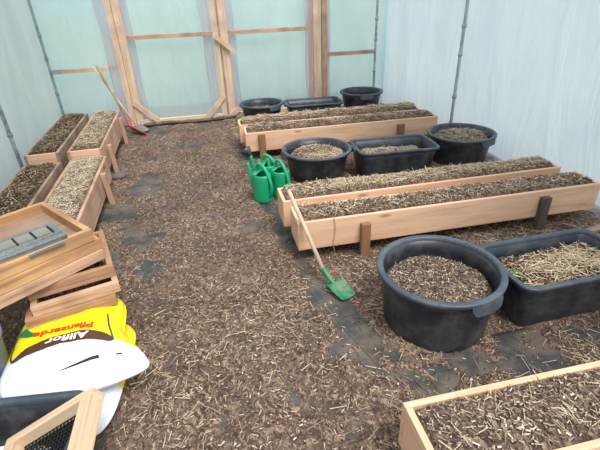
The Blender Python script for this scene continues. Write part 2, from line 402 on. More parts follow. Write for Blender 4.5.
# litter straw and chips on the floor
def blocked(x, y):
    b = np.zeros(len(x), bool)
    for (cx, cy, r) in ((1.032, 1.585, .25), (.905, 3.71, .25), (2.395, 3.70, .25), (2.12, 5.9, .26), (.65, 5.9, .26), (.32, 3.33, .08), (.47, 3.27, .08), (.38, 3.5, .08)): b |= np.hypot(x - cx, y - cy) < r
    b |= (x > 1.4) & (x < 1.98) & (y > 1.37) & (y < 1.70)
    b |= (x > 1.2) & (x < 1.95) & (y > 3.4) & (y < 3.8)
    b |= (x < -.55) & (y < 2.1) & (y > .6)
    return b
def litter(n, dens, ykeep):
    x = rng.uniform(-1.15, 2.75, n); y = .45 + 5.8 * rng.uniform(0, 1, n) ** 1.35
    c = cover(x, y); keep = (rng.uniform(0, 1, n) < dens(x, y, c)) & ~blocked(x, y)
    keep &= ~((x > .55) & (y < .88) & (y > .58)) & ~((x < -.95) & (y > 2.3))
    keep &= (x < xr(y) - .12)
    x, y = x[keep], y[keep]
    return np.stack([x, y, np.maximum(litter_z(x, y), -.003) + .001], 1)
def near_straw(x, y, c):
    right = (x > xe(y))
    base = .12 + .55 * np.clip(1.55 - np.abs(y - 1.0), 0, 1) + .55 * right
    clump = np.clip((fbm(x * 2.2 + 9, y * 2.2, 21, 3) - .38) * 3.2, .12, 1)
    path = np.where((x < xe(y)), np.interp(y, [1.4, 2.6, 3.6], [1, .6, .35]), 1)
    return base * clump * path * np.clip(c * 1.6, .12, 1)
P = litter(44000, near_straw, 0); V, F = scatter_at(P, 'straw', .95)
o = link_mesh('loose_straw', V, F, STRAW); tag(o, 'loose golden straw stalks strewn over the tunnel floor', 'straw', kind='stuff')
P = litter(64000, lambda x, y, c: np.clip(c * 1.35 - .1, .10, 1) * np.where(x < xe(y), np.interp(y, [1.2, 2.6, 5], [1, .55, .4]), 1), 0); V, F = scatter_at(P, 'bits', .85)
o = link_mesh('chopped_straw', V, F, CHIPS); tag(o, 'chopped straw and bark bits scattered over the tunnel floor', 'straw', kind='stuff')
P = litter(20000, lambda x, y, c: np.clip(c * 1.3 - .2, .02, 1), 0); V, F = scatter_at(P, 'chip', .75)
o = link_mesh('wood_chips', V, F, CHIPS); tag(o, 'small brown wood chips scattered over the tunnel floor', 'wood chips', kind='stuff')

# ================================================================== TUNNEL SHELL
YB = 6.28
def xl(y): return -1.83 - .082 * (y - 3.5)
def film_side(name, xf, sgn, ya, yb):
    n, m = 130, 60; V = []
    for j in range(m):
        t = j / (m - 1); h = t * 3.0
        if h < 1.7: dx, z = 0, h
        else:
            a = (h - 1.7) / 1.3 * R(75); dx = -(1 - math.cos(a)) * 1.0; z = 1.7 + math.sin(a) * 1.0
        for i in range(n):
            y = ya + (yb - ya) * i / (n - 1)
            ww = .022 * (fbm(np.array(y * 1.8), np.array(h * .7), 31 + int(sgn), 3) - .5) * 2 + .010 * (fbm(np.array(y * 9 + h * 2), np.array(h * .9), 37, 3) - .5) * 2
            V.append((xf(y) + sgn * dx + float(ww) * (1 if h > .02 else 0), y, z - .03))
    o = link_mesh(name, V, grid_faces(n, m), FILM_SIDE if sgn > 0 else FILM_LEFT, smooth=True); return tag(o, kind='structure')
film_side('wall_right', xr, 1, -.6, 6.42)
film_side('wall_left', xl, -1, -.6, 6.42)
n, m = 120, 60; V = []
for j in range(m):
    for i in range(n):
        x = -2.05 + 4.72 * i / (n - 1); z = -.03 + 2.75 * j / (m - 1)
        w = .010 * (float(fbm(np.array(x * 4 + z * 1.5), np.array(z * 1.2), 41, 4)) - .5) * 2
        V.append((x, YB + .035 + w, z))
o = link_mesh('wall_back', V, grid_faces(n, m), FILM_END, smooth=True); tag(o, kind='structure')
# buried skirt of the film along the right foot
V = []
for j in range(7):
    for i in range(60):
        y = .8 + 5.4 * i / 59; t = j / 6
        V.append((xr(y) - .02 - .10 * t + .02 * math.sin(y * 9 + t * 3), y, .008 + .03 * (1 - t) ** 2 + .012 * math.sin(y * 23 + t * 9) * t))
o = link_mesh('film_skirt', V, grid_faces(60, 7), FLAP, smooth=True); o.modifiers.new('t', 'SOLIDIFY').thickness = .001
tag(o, 'crumpled milky film skirt lying along the foot of the right wall', 'film')

def hoop(name, y, xa, xb, bolts=True):
    zt = 1.62; pts = [(xa, y, -.1), (xa, y, .5), (xa, y, 1.1), (xa, y, zt)]
    mid = (xa + xb) / 2; rad = (xb - xa) / 2
    for k in range(1, 24):
        a = PI - PI * k / 24; pts.append((mid + rad * math.cos(a), y, zt + .85 * math.sin(a)))
    pts += [(xb, y, zt), (xb, y, 1.1), (xb, y, .5), (xb, y, -.1)]
    V, F = tube(pts, .017, 12); o = link_mesh(name, V, F, PIPE, smooth=True); tag(o, kind='structure')
    for x in (xa, xb):
        for z in (.52, .95, 1.22):
            V, F = tube([(x, y, z - .018), (x, y, z + .018)], .024, 12); link_mesh('pipe_clip', V, F, PIPE, o, smooth=True)
    return o
hoop('trim_1', 6.24, -2.0, 2.43)
hoop('trim_2', 4.25, -1.865, 2.60)
hoop('trim_3', 2.25, -1.70, 2.80)

# end wall timber
def zb(name, xa, xb, za, zb_, y, t, mt, parent=None): return board(name, ((xa + xb) / 2, y, (za + zb_) / 2), (xb - xa, t, zb_ - za), mt, parent)
HT = 2.35
for k, (xa, xb, mt) in enumerate(((-1.155, -1.085, WF[2]), (1.495, 1.60, WF[2]), (1.612, 1.69, WS[2]), (.192, .214, WO[2]))):
    o = zb('trim_%d' % (4 + k), xa, xb, -.03, HT, YB - .045 - .02 * (k == 2) - .0 * k, .05, mt); tag(o, kind='structure')
def door(name, xa, xb, left_brace, right_brace):
    o = zb(name, xa, xa + .095, .02, HT, YB - .05, .045, WF[2]); tag(o, kind='structure')
    cx = o.location.copy()
    def ch(nm, a, b, c, d, mt, dy=0, t=.045):
        q = board(nm, Vector(((a + b) / 2, YB - .05 + dy, (c + d) / 2)) - cx, (b - a, t, d - c), mt, o); return q
    ch('door_stile', xb - .07, xb, .02, HT, WF[2])
    ch('door_rail', xa + .095, xb - .07, 1.120, 1.170, WS[0])
    ch('door_sill', xa + .095, xb - .07, -.0, .085, WP[0])
    ch('door_rail', xa + .095, xb - .07, HT - .1, HT, WF[0])
    for (p, q) in left_brace + right_brace:
        b = beam('corner_brace', Vector(p) - cx, Vector(q) - cx, .07, .022, WF, o)
    return o
yb_ = YB - .085
door('door_1', -1.08, .187, [((-1.06, yb_, .33), (-.76, yb_, .04))], [((-.12, yb_, .03), (.17, yb_, .335))])
door('door_2', .218, 1.49, [((.19, yb_, .01), (.37, yb_, .14))], [])
lt = beam('door_latch', (.144, YB - .105, 1.113), (.40, YB - .105, .884), .055, .02, WF)
tag(lt, 'short slanting wooden turn latch screwed between the two doors', 'latch')
o = zb('trim_8', -1.97, -1.155, .765, .815, YB - .04, .04, WF[0]); tag(o, kind='structure')
board('rail_bracket', (-.36, -.024, 0), (.10, .006, .055), TAPE, o, bev=.001)
o = zb('trim_9', 1.69, 2.42, .765, .815, YB - .04, .04, WS[0]); tag(o, kind='structure')
o = zb('trim_10', -2.02, 2.5, -.06, .03, YB - .0, .04, WO[0]); tag(o, kind='structure')
# translucent film flaps nailed over the timber
def flap(x_, w, label, za=.03, y=YB - .02, tilt=0):
    V = []
    for j in range(40):
        z = za + (HT - za) * j / 39
        for i in range(8):
            t = i / 7; V.append((x_ + w * t + .006 * math.sin(z * 7 + i) + tilt * (z - 1), y + .006 * math.sin(i * 2.3 + z * 3), z))
    o = link_mesh('film_flap', V, grid_faces(8, 40), FLAP, smooth=True); o.modifiers.new('t', 'SOLIDIFY').thickness = .001
    return tag(o, label, 'film')
flap(-1.275, .115, 'gathered grey film strip left of the leftmost door post', y=YB - .075)
flap(-.985, .09, 'gathered grey film strip just right of the leftmost door post', y=YB - .02)
flap(1.37, .12, 'grey film strip over the right stile of the right door', y=YB - .078)
flap(1.69, .045, 'narrow grey film strip right of the brown door post', y=YB - .07)
flap(.315, .10, 'pale film strip just right of the middle door posts', y=YB - .02)
flap(-.02, .12, 'pale film strip just left of the middle door posts', y=YB - .02)
pth = [(xx, YB - .12 + .03 * math.sin(xx * 7), .022 + .016 * float(fbm(np.array(xx * 9), np.array(1.), 6, 3))) for xx in np.linspace(-.98, .30, 60)]
V, F = tube(pth, [.022 + .022 * float(fbm(np.array(k * .35), np.array(2.), 9, 3)) for k in range(60)], 10, flat=.7)
o = link_mesh('fabric_roll', V, F, FABRIC, smooth=True); tag(o, 'rolled dark fabric edge lying along the door sills', 'weed fabric')
# outside
V = [(-60, YB + .3, -.06), (60, YB + .3, -.06), (60, 90, -.06), (-60, 90, -.06)]
o = link_mesh('ground_outside', V, [(0, 1, 2, 3)], GRASS); tag(o, kind='structure')
V = [(-60, -20, -.07), (-2.2, -20, -.07), (-2.2, YB + .3, -.07), (-60, YB + .3, -.07)]
o = link_mesh('ground_outside', V, [(0, 1, 2, 3)], GRASS); tag(o, kind='structure')
V = [(3.0, -20, -.07), (60, -20, -.07), (60, YB + .3, -.07), (3.0, YB + .3, -.07)]
o = link_mesh('ground_outside', V, [(0, 1, 2, 3)], GRASS); tag(o, kind='structure')

# ================================================================== PLANTERS
def planter(label, cx, cy, Lx, W, z0, z1, rotz, legs, wm, group, endm=None, stake=None):
    """Lx length, W width; legs = list of (x, side, width, top z, material, lean)"""
    t = thing('planter_box', label, 'planter', (cx, cy, 0), rotz, group)
    h = z1 - z0; zc = (z0 + z1) / 2; T = .024
    board('side_board', (0, -W / 2 + T / 2, zc), (Lx, T, h), wm[0], t)
    board('side_board', (0, W / 2 - T / 2, zc), (Lx, T, h), wm[0], t)
    for s in (-1, 1): board('end_board', (s * (Lx / 2 - T / 2), 0, zc), (T, W - 2 * T - .001, h), (endm or wm)[1], t)
    board('bottom_board', (0, 0, z0 + .01), (Lx - 2 * T - .002, W - 2 * T - .002, .018), WO[0], t)
    for (lx, side, w, top, lm, lean) in legs:
        yy = side * (W / 2 + .021)
        b = board('leg', (lx, yy + side * lean * .5, top / 2 - .02), (w, .04, top + .04), lm[2], t)
        if lean: b.rotation_euler = (side * math.atan2(lean, top), 0, 0)
    return t
GR = 'timber planter boxes on the right side'
GLn = 'timber planter boxes on the left side'
# middle pair
planter('front planter box of the middle pair, with a grey leg and a brown leg', 1.53, 2.382, 2.22, .25, .10, .30, 0,
        [(-.667, -1, .062, .25, WB, 0), (.655, -1, .066, .262, WG, 0), (-.9, 1, .05, .2, WB, 0), (.9, 1, .05, .2, WB, 0)], WN, GR)
planter('straw-covered rear planter box of the middle pair, just before the middle row of tubs', 1.495, 2.725, 2.22, .25, .10, .30, R(.3),
        [(-.7, 1, .062, .25, WB, 0), (.65, 1, .062, .25, WB, 0), (-1.0, -1, .05, .2, WB, 0), (1.0, -1, .05, .2, WB, 0)], WN, GR)
planter('pine planter box in the far row, front one of the pair behind the middle tubs', 1.38, 4.455, 2.18, .27, .10, .30, R(-.5),
        [(-.92, -1, .07, .285, WB, 0), (.64, -1, .075, .255, WB, 0), (-.9, 1, .05, .2, WB, 0), (.9, 1, .05, .2, WB, 0)], WN, GR)
planter('pine planter box in the far row, rear one of the pair before the farthest tubs', 1.345, 4.80, 2.18, .27, .10, .30, R(-.5),
        [(-.7, 1, .062, .25, WB, 0), (.65, 1, .062, .25, WB, 0), (-1.0, -1, .05, .2, WB, 0), (1.0, -1, .05, .2, WB, 0)], WN, GR)
planter('nearest pine planter box, cut off by the bottom right corner of the photo', 1.61, .745, 2.2, .29, .08, .30, R(0),
        [(-.7, 1, .062, .2, WB, 0), (.65, 1, .062, .2, WB, 0), (-.7, -1, .062, .2, WB, 0), (.65, -1, .062, .2, WB, 0)], WN, GR)
# left pairs: local X points along the tunnel
A = R(90 + 3.0)
def lplanter(label, xm, ym, Lx, W, z0, z1, legs, wm, endm): return planter(label, xm, ym, Lx, W, z0, z1, A, legs, wm, GLn, endm)
lplanter('near left planter box of pale straw beside the path, behind the wooden trays', -1.150, 3.19, 1.68, .315, .08, .30,
         [(.42, -1, .05, .28, WS, .012), (-.5, -1, .05, .24, WS, .02), (.3, 1, .05, .14, WO, 0), (-.6, 1, .05, .14, WO, 0)], WS, WS)
lplanter('near planter box of dark mulch on the left, against the film wall', -1.545, 3.17, 1.68, .31, .08, .29,
         [(.5, 1, .05, .25, WO, 0), (-.6, 1, .05, .25, WO, 0), (.5, -1, .03, .2, WO, 0), (-.6, -1, .03, .2, WO, 0)], WO, WO)
lplanter('far planter box on the left beside the path, ending at the leaning tools', -1.262, 4.85, 1.58, .30, .12, .365,
         [(-.50, -1, .05, .31, WS, .008), (.55, -1, .05, .33, WS, .006), (.5, 1, .05, .25, WO, 0), (-.5, 1, .05, .25, WO, 0)], WS, WN)
lplanter('far planter box of dark mulch on the left, in the corner by the film wall', -1.635, 4.85, 1.58, .29, .12, .365,
         [(-.5, 1, .05, .3, WO, 0), (.55, 1, .05, .3, WO, 0), (.55, -1, .03, .25, WO, 0), (-.55, -1, .03, .25, WO, 0)], WO, WN)
V, F = tube(bez([(.655, 2.268, .305), (.657, 2.252, .300), (.662, 2.246, .22), (.650, 2.246, .12), (.668, 2.240, .03), (.69, 2.20, .012)], 8), .0022, 5)
o = link_mesh('hanging_twine', V, F, mat('tan_twine', (.38, .24, .13), .8)); tag(o, 'thin tan twine hanging down the front board of the middle planter', 'twine')
# stone beneath a leg
bm = bmesh.new(); bmesh.ops.create_icosphere(bm, subdivisions=3, radius=1)
for v in bm.verts:
    v.co = Vector((v.co.x * .075, v.co.y * .06, v.co.z * .035)) * (1 + .25 * (float(fbm(np.array(v.co.x * 2 + 5), np.array(v.co.y * 2 + v.co.z), 3, 3)) - .5))
o = from_bm('flat_stone', bm, STONE, smooth=True); o.location = (-1.02, 4.21, .03)
tag(o, 'dark flat stone at the foot of the left planter leg', 'stone')

GS = 'soil fills of the planter boxes and tubs'
mixed = [('straw', STRAW, .22), ('bits', CHIPS, .5), ('chip', CHIPS, .28)]
strawy = [('straw', STRAW, .55), ('bits', STRAW, .2), ('bits', CHIPS, .2), ('chip', CHIPS, .05)]
brown = [('straw', STRAW, .03), ('bits', CHIPS, .55), ('chip', CHIPS, .38)]
dark = [('straw', STRAW, .12), ('bits', DCHIPS, .5), ('chip', DCHIPS, .38)]
pale = [('straw', PSTRAW, .5), ('bits', PSTRAW, .42), ('chip', CHIPS, .08)]
fill('soil_fill', 'brown chips and straw filling the front planter of the middle pair', GS, (1.53, 2.382), 0, 'box', (2.165, .196), .288, .034, SOIL, mixed, 9000, seed=1)
fill('soil_fill', 'golden straw mulch filling the rear planter of the middle pair', GS, (1.495, 2.725), R(.3), 'box', (2.165, .196), .294, .040, SOIL, strawy, 9000, seed=2)
fill('soil_fill', 'brown straw mulch filling the front planter of the far pair', GS, (1.38, 4.455), R(-.5), 'box', (2.12, .216), .292, .042, SOIL, mixed, 7000, scale=1.2, seed=3)
fill('soil_fill', 'straw mulch filling the rear planter of the far pair', GS, (1.345, 4.80), R(-.5), 'box', (2.12, .216), .292, .050, SOIL, strawy, 6000, scale=1.2, seed=4)
fill('soil_fill', 'coarse brown mulch filling the nearest planter at the bottom right', GS, (1.61, .745), 0, 'box', (2.145, .236), .286, .028, SOIL, [('straw', STRAW, .13), ('bits', CHIPS, .5), ('chip', CHIPS, .37)], 9500, scale=.85, seed=5)
fill('soil_fill', 'pale chopped straw filling the near left planter beside the path', GS, (-1.150, 3.19), A, 'box', (1.625, .26), .290, .034, SOIL, pale, 9000, scale=.8, seed=6)
fill('soil_fill', 'dark mulch filling the near left planter against the film wall', GS, (-1.545, 3.17), A, 'box', (1.625, .255), .283, .030, DSOIL, dark, 7000, seed=7)
fill('soil_fill', 'pale brown straw filling the far left planter beside the path', GS, (-1.262, 4.85), A, 'box', (1.525, .245), .358, .032, SOIL, [('straw', STRAW, .25), ('bits', CHIPS, .5), ('bits', PSTRAW, .25)], 7000, seed=8)
fill('soil_fill', 'dark mulch filling the far left planter in the corner', GS, (-1.635, 4.85), A, 'box', (1.525, .235), .356, .032, DSOIL, dark, 6500, seed=9)

# ================================================================== TUBS
def round_tub(label, cx, cy, rot=0, Rt=.292, Rb=.245, H=.325, group='black mortar tubs', hang=(0.2,)):
    t = thing('round_tub', label, 'tub', (cx, cy, 0), rot, group)
    n = 72
    prof = [(Rb - .02, .0), (Rb - .004, .004), (Rb, .02)] + [(Rb + (Rt - Rb) * s, .02 + (H - .03) * s) for s in (.25, .5, .75, 1)]
    inn = [(Rt - .006, H - .008)] + [(Rb - .006 + (Rt - Rb) * s, .02 + (H - .03) * s) for s in (.75, .5, .25, .05)] + [(Rb - .03, .014)]
    V, F = loft([circ(r, z, n) for r, z in prof + inn], True, True)
    link_mesh('tub_body', V, F, BLACKP, t, smooth=True)
    V, F = loft([circ(r, z, n) for r, z in [(Rt - .008, H - .02), (Rt - .006, H - .004), (Rt + .002, H), (Rt + .022, H - .001), (Rt + .027, H - .006), (Rt + .026, H - .024), (Rt + .022, H - .024), (Rt + .021, H - .008), (Rt - .001, H - .01), (Rt - .002, H - .02)]], False, False)
    link_mesh('tub_rim', V, F, RIMP, t, smooth=True)
    for a0 in (0, PI):
        V = []; m = 14; w = .30
        for i in range(m):
            a = a0 - w + 2 * w * i / (m - 1); e = min(1, (1 - abs(i / (m - 1) * 2 - 1)) * 5); d = .012 + .030 * e
            for (r, z) in ((Rt + .018, H - .016), (Rt + .030, H - .014), (Rt + .034 + .006 * e, H - .022 - d), (Rt + .024 + .006 * e, H - .024 - d)):
                V.append((r * math.cos(a), r * math.sin(a), z))
        F = [(i * 4 + k, i * 4 + (k + 1) % 4, (i + 1) * 4 + (k + 1) % 4, (i + 1) * 4 + k) for i in range(m - 1) for k in range(4)] + [(0, 1, 2, 3), tuple((m - 1) * 4 + k for k in (3, 2, 1, 0))]
        link_mesh('handle_grip', V, F, RIMP, t)
    return t
def rect_tub(label, cx, cy, rot, a=.37, b=.22, H=.30, group='black mortar tubs', body=BLUEP, rr=.075, grips=True):
    t = thing('rectangular_tub', label, 'tub', (cx, cy, 0), rot, group)
    def rg(s, z, r=None): return rrect(a - s, b - s, (r or rr) - min(s, .03) * .6, z)
    lv = [(.085, 0), (.068, .003), (.062, .018), (.05, H * .33), (.036, H * .66), (.024, H - .012)]
    inn = [(.028, H - .012), (.042, H * .66), (.056, H * .33), (.070, .03), (.09, .016)]
    V, F = loft([rg(s, z) for s, z in lv + inn]); link_mesh('tub_body', V, F, body, t, smooth=True)
    V, F = loft([rg(s, z) for s, z in [(.030, H - .02), (.029, H - .003), (.022, H + .001), (.003, H), (0, H - .005), (.002, H - .024), (.006, H - .024), (.006, H - .009), (.024, H - .010), (.025, H - .02)]], False, False)
    link_mesh('tub_rim', V, F, RIMP, t, smooth=True)
    for s in ((-1, 1) if grips else ()):
        bm = bmesh.new(); add_box(bm, (s * (a + .004), 0, H - .022), (.022, .15, .034), None, .004)
        from_bm('handle_grip', bm, RIMP, t)
    return t
GT = 'black plastic mortar tubs on the right side'
round_tub('big round black tub in the front, filled with brown chips', 1.010, 1.566, R(-75), .288, .262, H=.338, group=GT)
rect_tub('rectangular black tub in the front row heaped with golden straw', 1.690, 1.540, R(1), .37, .22, .30, GT)
round_tub('round black tub of straw beside the green watering cans', .905, 3.71, R(5), .305, .255, H=.285, group=GT)
rect_tub('rectangular black tub of the middle row, between two round tubs', 1.625, 3.59, R(-3), .385, .235, .29, GT)
round_tub('round black tub by the right film wall, right end of the middle row', 2.395, 3.70, R(-70), .305, .255, H=.30, group=GT)
round_tub('round black tub at the left end of the farthest row, before the doors', .655, 5.86, R(-60), .28, .235, .275, GT)
rect_tub('rectangular black tub in the middle of the farthest row', 1.345, 5.68, R(-3), .385, .225, .275, GT)
round_tub('round black tub at the right end of the farthest row, standing highest', 2.10, 5.86, R(-95), .28, .23, .325, GT)
fill('soil_fill', 'brown bark chips filling the big round tub in the front', GS, (1.010, 1.566), 0, 'disc', (.264,), .215, .028, SOIL, brown, 13000, scale=.8, seed=11)
fill('soil_fill', 'heap of golden straw with green sprouts filling the front rectangular tub', GS, (1.690, 1.540), R(1), 'box', (.60, .30), .200, .075, DSOIL, [('straw', STRAW, .62), ('bits', STRAW, .2), ('bits', DCHIPS, .18)], 8500, scale=1.35, seed=12)
fill('soil_fill', 'heap of straw filling the round tub beside the watering cans', GS, (.905, 3.71), 0, 'disc', (.265,), .195, .060, SOIL, strawy, 9000, seed=13)
fill('soil_fill', 'straw filling the rectangular tub of the middle row', GS, (1.625, 3.59), R(-3), 'box', (.60, .32), .165, .045, SOIL, strawy, 9000, seed=14)
fill('soil_fill', 'straw and chips filling the round tub by the right film wall', GS, (2.395, 3.70), 0, 'disc', (.265,), .23, .045, SOIL, [('straw', STRAW, .3), ('bits', CHIPS, .6)], 8000, seed=15)
fill('soil_fill', 'dark soil filling the far left round tub', GS, (.655, 5.86), 0, 'disc', (.235,), .17, .02, DSOIL, dark, 4000, seed=16)
fill('soil_fill', 'dark soil filling the farthest rectangular tub', GS, (1.345, 5.68), R(-3), 'box', (.60, .30), .15, .02, DSOIL, dark, 4000, seed=17)
fill('soil_fill', 'dark soil filling the farthest right round tub', GS, (2.10, 5.86), 0, 'disc', (.23,), .20, .02, DSOIL, dark, 4000, seed=18)
# green sprouts
LEAF = mat('sprout_green', (.10, .34, .05), .5)
V = []; F = []
sp = thing('green_sprout', 'small green grass sprouts growing at the left of the straw in the front rectangular tub', 'sprout', (1.40, 1.475, .215))
for k in range(9):
    a = rng.uniform(0, 2 * PI); b = (.03 * math.cos(a) * rng.uniform(.2, 1), .02 * math.sin(a), 0)
    v, f = tube([b, (b[0] + .01 * math.cos(a), b[1] + .01 * math.sin(a), .045), (b[0] + .03 * math.cos(a), b[1] + .03 * math.sin(a), .068)], [.003, .003, .0008], 5)
    n0 = len(V); V += v; F += [tuple(i + n0 for i in q) for q in f]
link_mesh('leaf_blades', V, F, LEAF, sp)
# scattered dark sticks of debris near the right wall
for (p, q, lb) in (((2.15, 2.03, .02), (2.62, 2.12, .03), 'grey weathered slat on the ground right of the middle planter leg'), ((2.25, 1.92, .02), (2.7, 1.95, .02), 'lower grey slat on the ground by the right wall')):
    o = beam('loose_slat', p, q, .02, .05, WO); tag(o, lb, 'slat', 'loose slats')

# ================================================================== WATERING CANS
def watering_can(label, cx, cy, rot, rose, z=0):
    t = thing('watering_can', label, 'watering can', (cx, cy, z), rot, 'green watering cans')
    sy = .86; n = 40; r0 = .092
    rings = [(r0 * .93, 0), (r0, .008), (r0 * 1.0, .03), (r0 * 1.01, .10), (r0 * .98, .20), (r0 * .95, .235), (r0 * .90, .243)]
    inn = [(r0 * .80, .243), (r0 * .78, .236), (r0 * .78, .20), (r0 * .86, .10), (r0 * .86, .012)]
    V, F = loft([circ(r, zz, n, sy) for r, zz in rings + inn]); link_mesh('can_body', V, F, GREEN, t, smooth=True)
    # domed cover over the spout half of the top
    V = []; m = 14
    for j in range(7):
        for i in range(m + 1):
            a = -PI / 2 + PI * i / m; e = j / 6; r = r0 * .93 * e
            V.append((r * math.cos(a) + (1 - e) * .0, r * sy * math.sin(a), .243 + .022 * (1 - e * e)))
    F = grid_faces(m + 1, 7); c = link_mesh('can_cover', V, F, GREEN, t, smooth=True); c.modifiers.new('t', 'SOLIDIFY').thickness = .003
    # spout (+X)
    P = bez([(.078, 0, .04), (.110, 0, .08), (.140, 0, .18), (.172, 0, .300)], 8)
    V, F = tube(P, [.024 - .010 * i / (len(P) - 1) for i in range(len(P))], 14); link_mesh('spout', V, F, GREEN, t, smooth=True)
    # handle: high flat band from the front of the top down to the back of the body
    P = bez([(.055, 0, .255), (.045, 0, .300), (.012, 0, .325), (-.050, 0, .292), (-.105, 0, .200), (-.118, 0, .12), (-.086, 0, .055)], 8)
    V, F = tube(P, .0145, 12, flat=1.0); link_mesh('handle', V, F, GREEN, t, smooth=True)
    if rose:
        d = Vector((.09, 0, .09)).normalized(); a = Vector((.172, 0, .297)); pts = [a + d * s for s in (0, .012, .040, .072, .078)]
        V, F = tube(pts, [.014, .018, .040, .052, .047], 24); link_mesh('spout_rose', V, F, BLACKP, t, smooth=True)
    return t
watering_can('green watering can nearest the path, frontmost left of the three', .322, 3.31, R(125), False)
watering_can('green watering can with the black rose, rearmost of the three', .405, 3.52, R(142), True)
watering_can('green watering can touching the round tub side, rightmost of the three', .488, 3.35, R(118), False)

# ================================================================== SMALL GREEN SHOVEL
def shovel_blade(w, l, dish, m, parent, name='blade', nx=12, ny=14, point=.35):
    V = []
    for j in range(ny):
        v = j / (ny - 1); hw = w / 2 * (1 - .0 * v) * (1 if v < .72 else 1 - point * ((v - .72) / .28) ** 2)
        for i in range(nx):
            u = i / (nx - 1) * 2 - 1; V.append((u * hw, -l * v, dish * (u * u) + dish * .35 * (1 - v) ** 3 + .0))
    o = link_mesh(name, V, grid_faces(nx, ny), m, parent, smooth=True)
    md = o.modifiers.new('t', 'SOLIDIFY'); md.thickness = .0025; return o
def lay(o, p, ydir, zhint=(0, 0, 1)):
    y = Vector(ydir).normalized(); z = Vector(zhint); z = (z - y * z.dot(y)).normalized(); x = y.cross(z)
    o.matrix_local = Matrix.Translation(p) @ Matrix((x, y, z)).transposed().to_4x4()
sh = thing('hand_shovel', 'small green shovel with a wooden handle leaning on the middle planter corner', 'shovel', (.60, 1.88, 0))
B0 = Vector((.60, 1.88, 0))
neck = Vector((.562, 1.965, .036)) - B0
bl = shovel_blade(.112, .150, .014, SHGREEN, sh, point=.12); lay(bl, neck + Vector((.004, -.008, -.006)), (-.40, 1, .15))
sock = Vector((.520, 2.030, .098)) - B0; top = Vector((.396, 2.385, .472)) - B0
V, F = tube(bez([neck + Vector((.022, -.045, -.016)), neck, sock], 6), [.006, .008, .010, .011, .013, .014, .015, .0155, .016, .016, .016, .016, .016][:13], 12); link_mesh('socket', V, F, SHGREEN, sh, smooth=True)
V, F = tube([sock + (sock - top) * .03, sock * .5 + top * .5 + Vector((0, 0, .003)), top, top + (top - sock) * .012], [.0125, .013, .0135, .008], 14)
hd = link_mesh('shovel_handle', V, F, wood('ash_handle', 2, (.58, .46, .35), (.42, .32, .23), seed=40), sh, smooth=True)

# ================================================================== LEANING TOOLS AT THE BACK LEFT
rt = thing('red_shovel', 'long shovel with a red blade leaning on the left door post', 'shovel', (-1.0, 5.75, 0))
O = Vector((-1.0, 5.75, 0)); a = Vector((-1.115, 5.90, .09)) - O; b = Vector((-1.405, 6.13, .85)) - O
V, F = tube([a, (a + b) / 2 + Vector((.01, 0, 0)), b], .015, 10); link_mesh('shovel_handle', V, F, WO[2], rt, smooth=True)
bl = shovel_blade(.13, .26, .02, RED, rt, point=.5); lay(bl, a + Vector((.01, -.02, -.04)), (-.75, .62, .22), (.75, .6, 1))
V, F = tube([a + Vector((.03, -.04, -.05)), a, a + (b - a) * .12], [.010, .016, .018], 10); link_mesh('socket', V, F, RED, rt, smooth=True)
r2 = thing('garden_fork', 'second tool with a pale handle leaning beside the red shovel', 'garden tool', (-1.05, 6.0, 0))
O = Vector((-1.05, 6.0, 0)); a = Vector((-1.06, 5.97, .09)) - O; b = Vector((-1.445, 6.14, .825)) - O
V, F = tube([a, (a + b) / 2, b], .013, 10); link_mesh('tool_handle', V, F, WP[2], r2, smooth=True)
bl = shovel_blade(.14, .16, .012, STEEL, r2, name='steel_blade', point=.2); lay(bl, a + Vector((.01, -.005, -.02)), (-.75, .6, .35))

# ================================================================== LEFT FOREGROUND
# --- compost sacks
def bag_mat(name, yellow_from):
    m = mat(name, (.85, .87, .90), .38, spec=.5)
    co = objco(m); sp = N(m, 'ShaderNodeSeparateXYZ'); L(m, co, sp.inputs[0])
    n = N(m, 'ShaderNodeTexNoise', Scale=7.0, Detail=2.0); L(m, co, n.inputs['Vector'])
    sq = N(m, 'ShaderNodeMath', operation='MULTIPLY'); L(m, sp.outputs[0], sq.inputs[0]); L(m, sp.outputs[0], sq.inputs[1])
    s2 = N(m, 'ShaderNodeMath', operation='MULTIPLY'); L(m, sq.outputs[0], s2.inputs[0]); s2.inputs[1].default_value = .9
    ad = N(m, 'ShaderNodeMath', operation='ADD'); L(m, sp.outputs[1], ad.inputs[0]); L(m, s2.outputs[0], ad.inputs[1])
    gt = N(m, 'ShaderNodeMath', operation='GREATER_THAN'); L(m, ad.outputs[0], gt.inputs[0]); gt.inputs[1].default_value = yellow_from
    mx = N(m, 'ShaderNodeMix', data_type='RGBA'); L(m, gt.outputs[0], mx.inputs[0]); mx.inputs[6].default_value = (.84, .87, .92, 1); mx.inputs[7].default_value = (.90, .74, .012, 1)
    L(m, mx.outputs[2], m.node_tree.nodes['Principled BSDF'].inputs['Base Color'])
    n2 = N(m, 'ShaderNodeTexNoise', Scale=9.0, Detail=4.0, Distortion=1.2); L(m, co, n2.inputs['Vector']); bump(m, n2.outputs[0], .3, .02)
    return m
def bag_h(u, v, th, seed, kx=1):
    e = np.clip((1 - np.abs(u) ** 3.2), 0, 1) ** .5 * np.clip((1 - np.abs(v) ** 3.4), 0, 1) ** .5
    w = .010 * (fbm(u * 2.6 + seed, v * 2.6, seed, 4) - .5) * 2 + .006 * np.sin(u * 17 + 3 * v + seed) * np.clip(np.abs(v) - .5, 0, 1)
    return th * e + w * np.clip(e * 1.5, 0, 1)
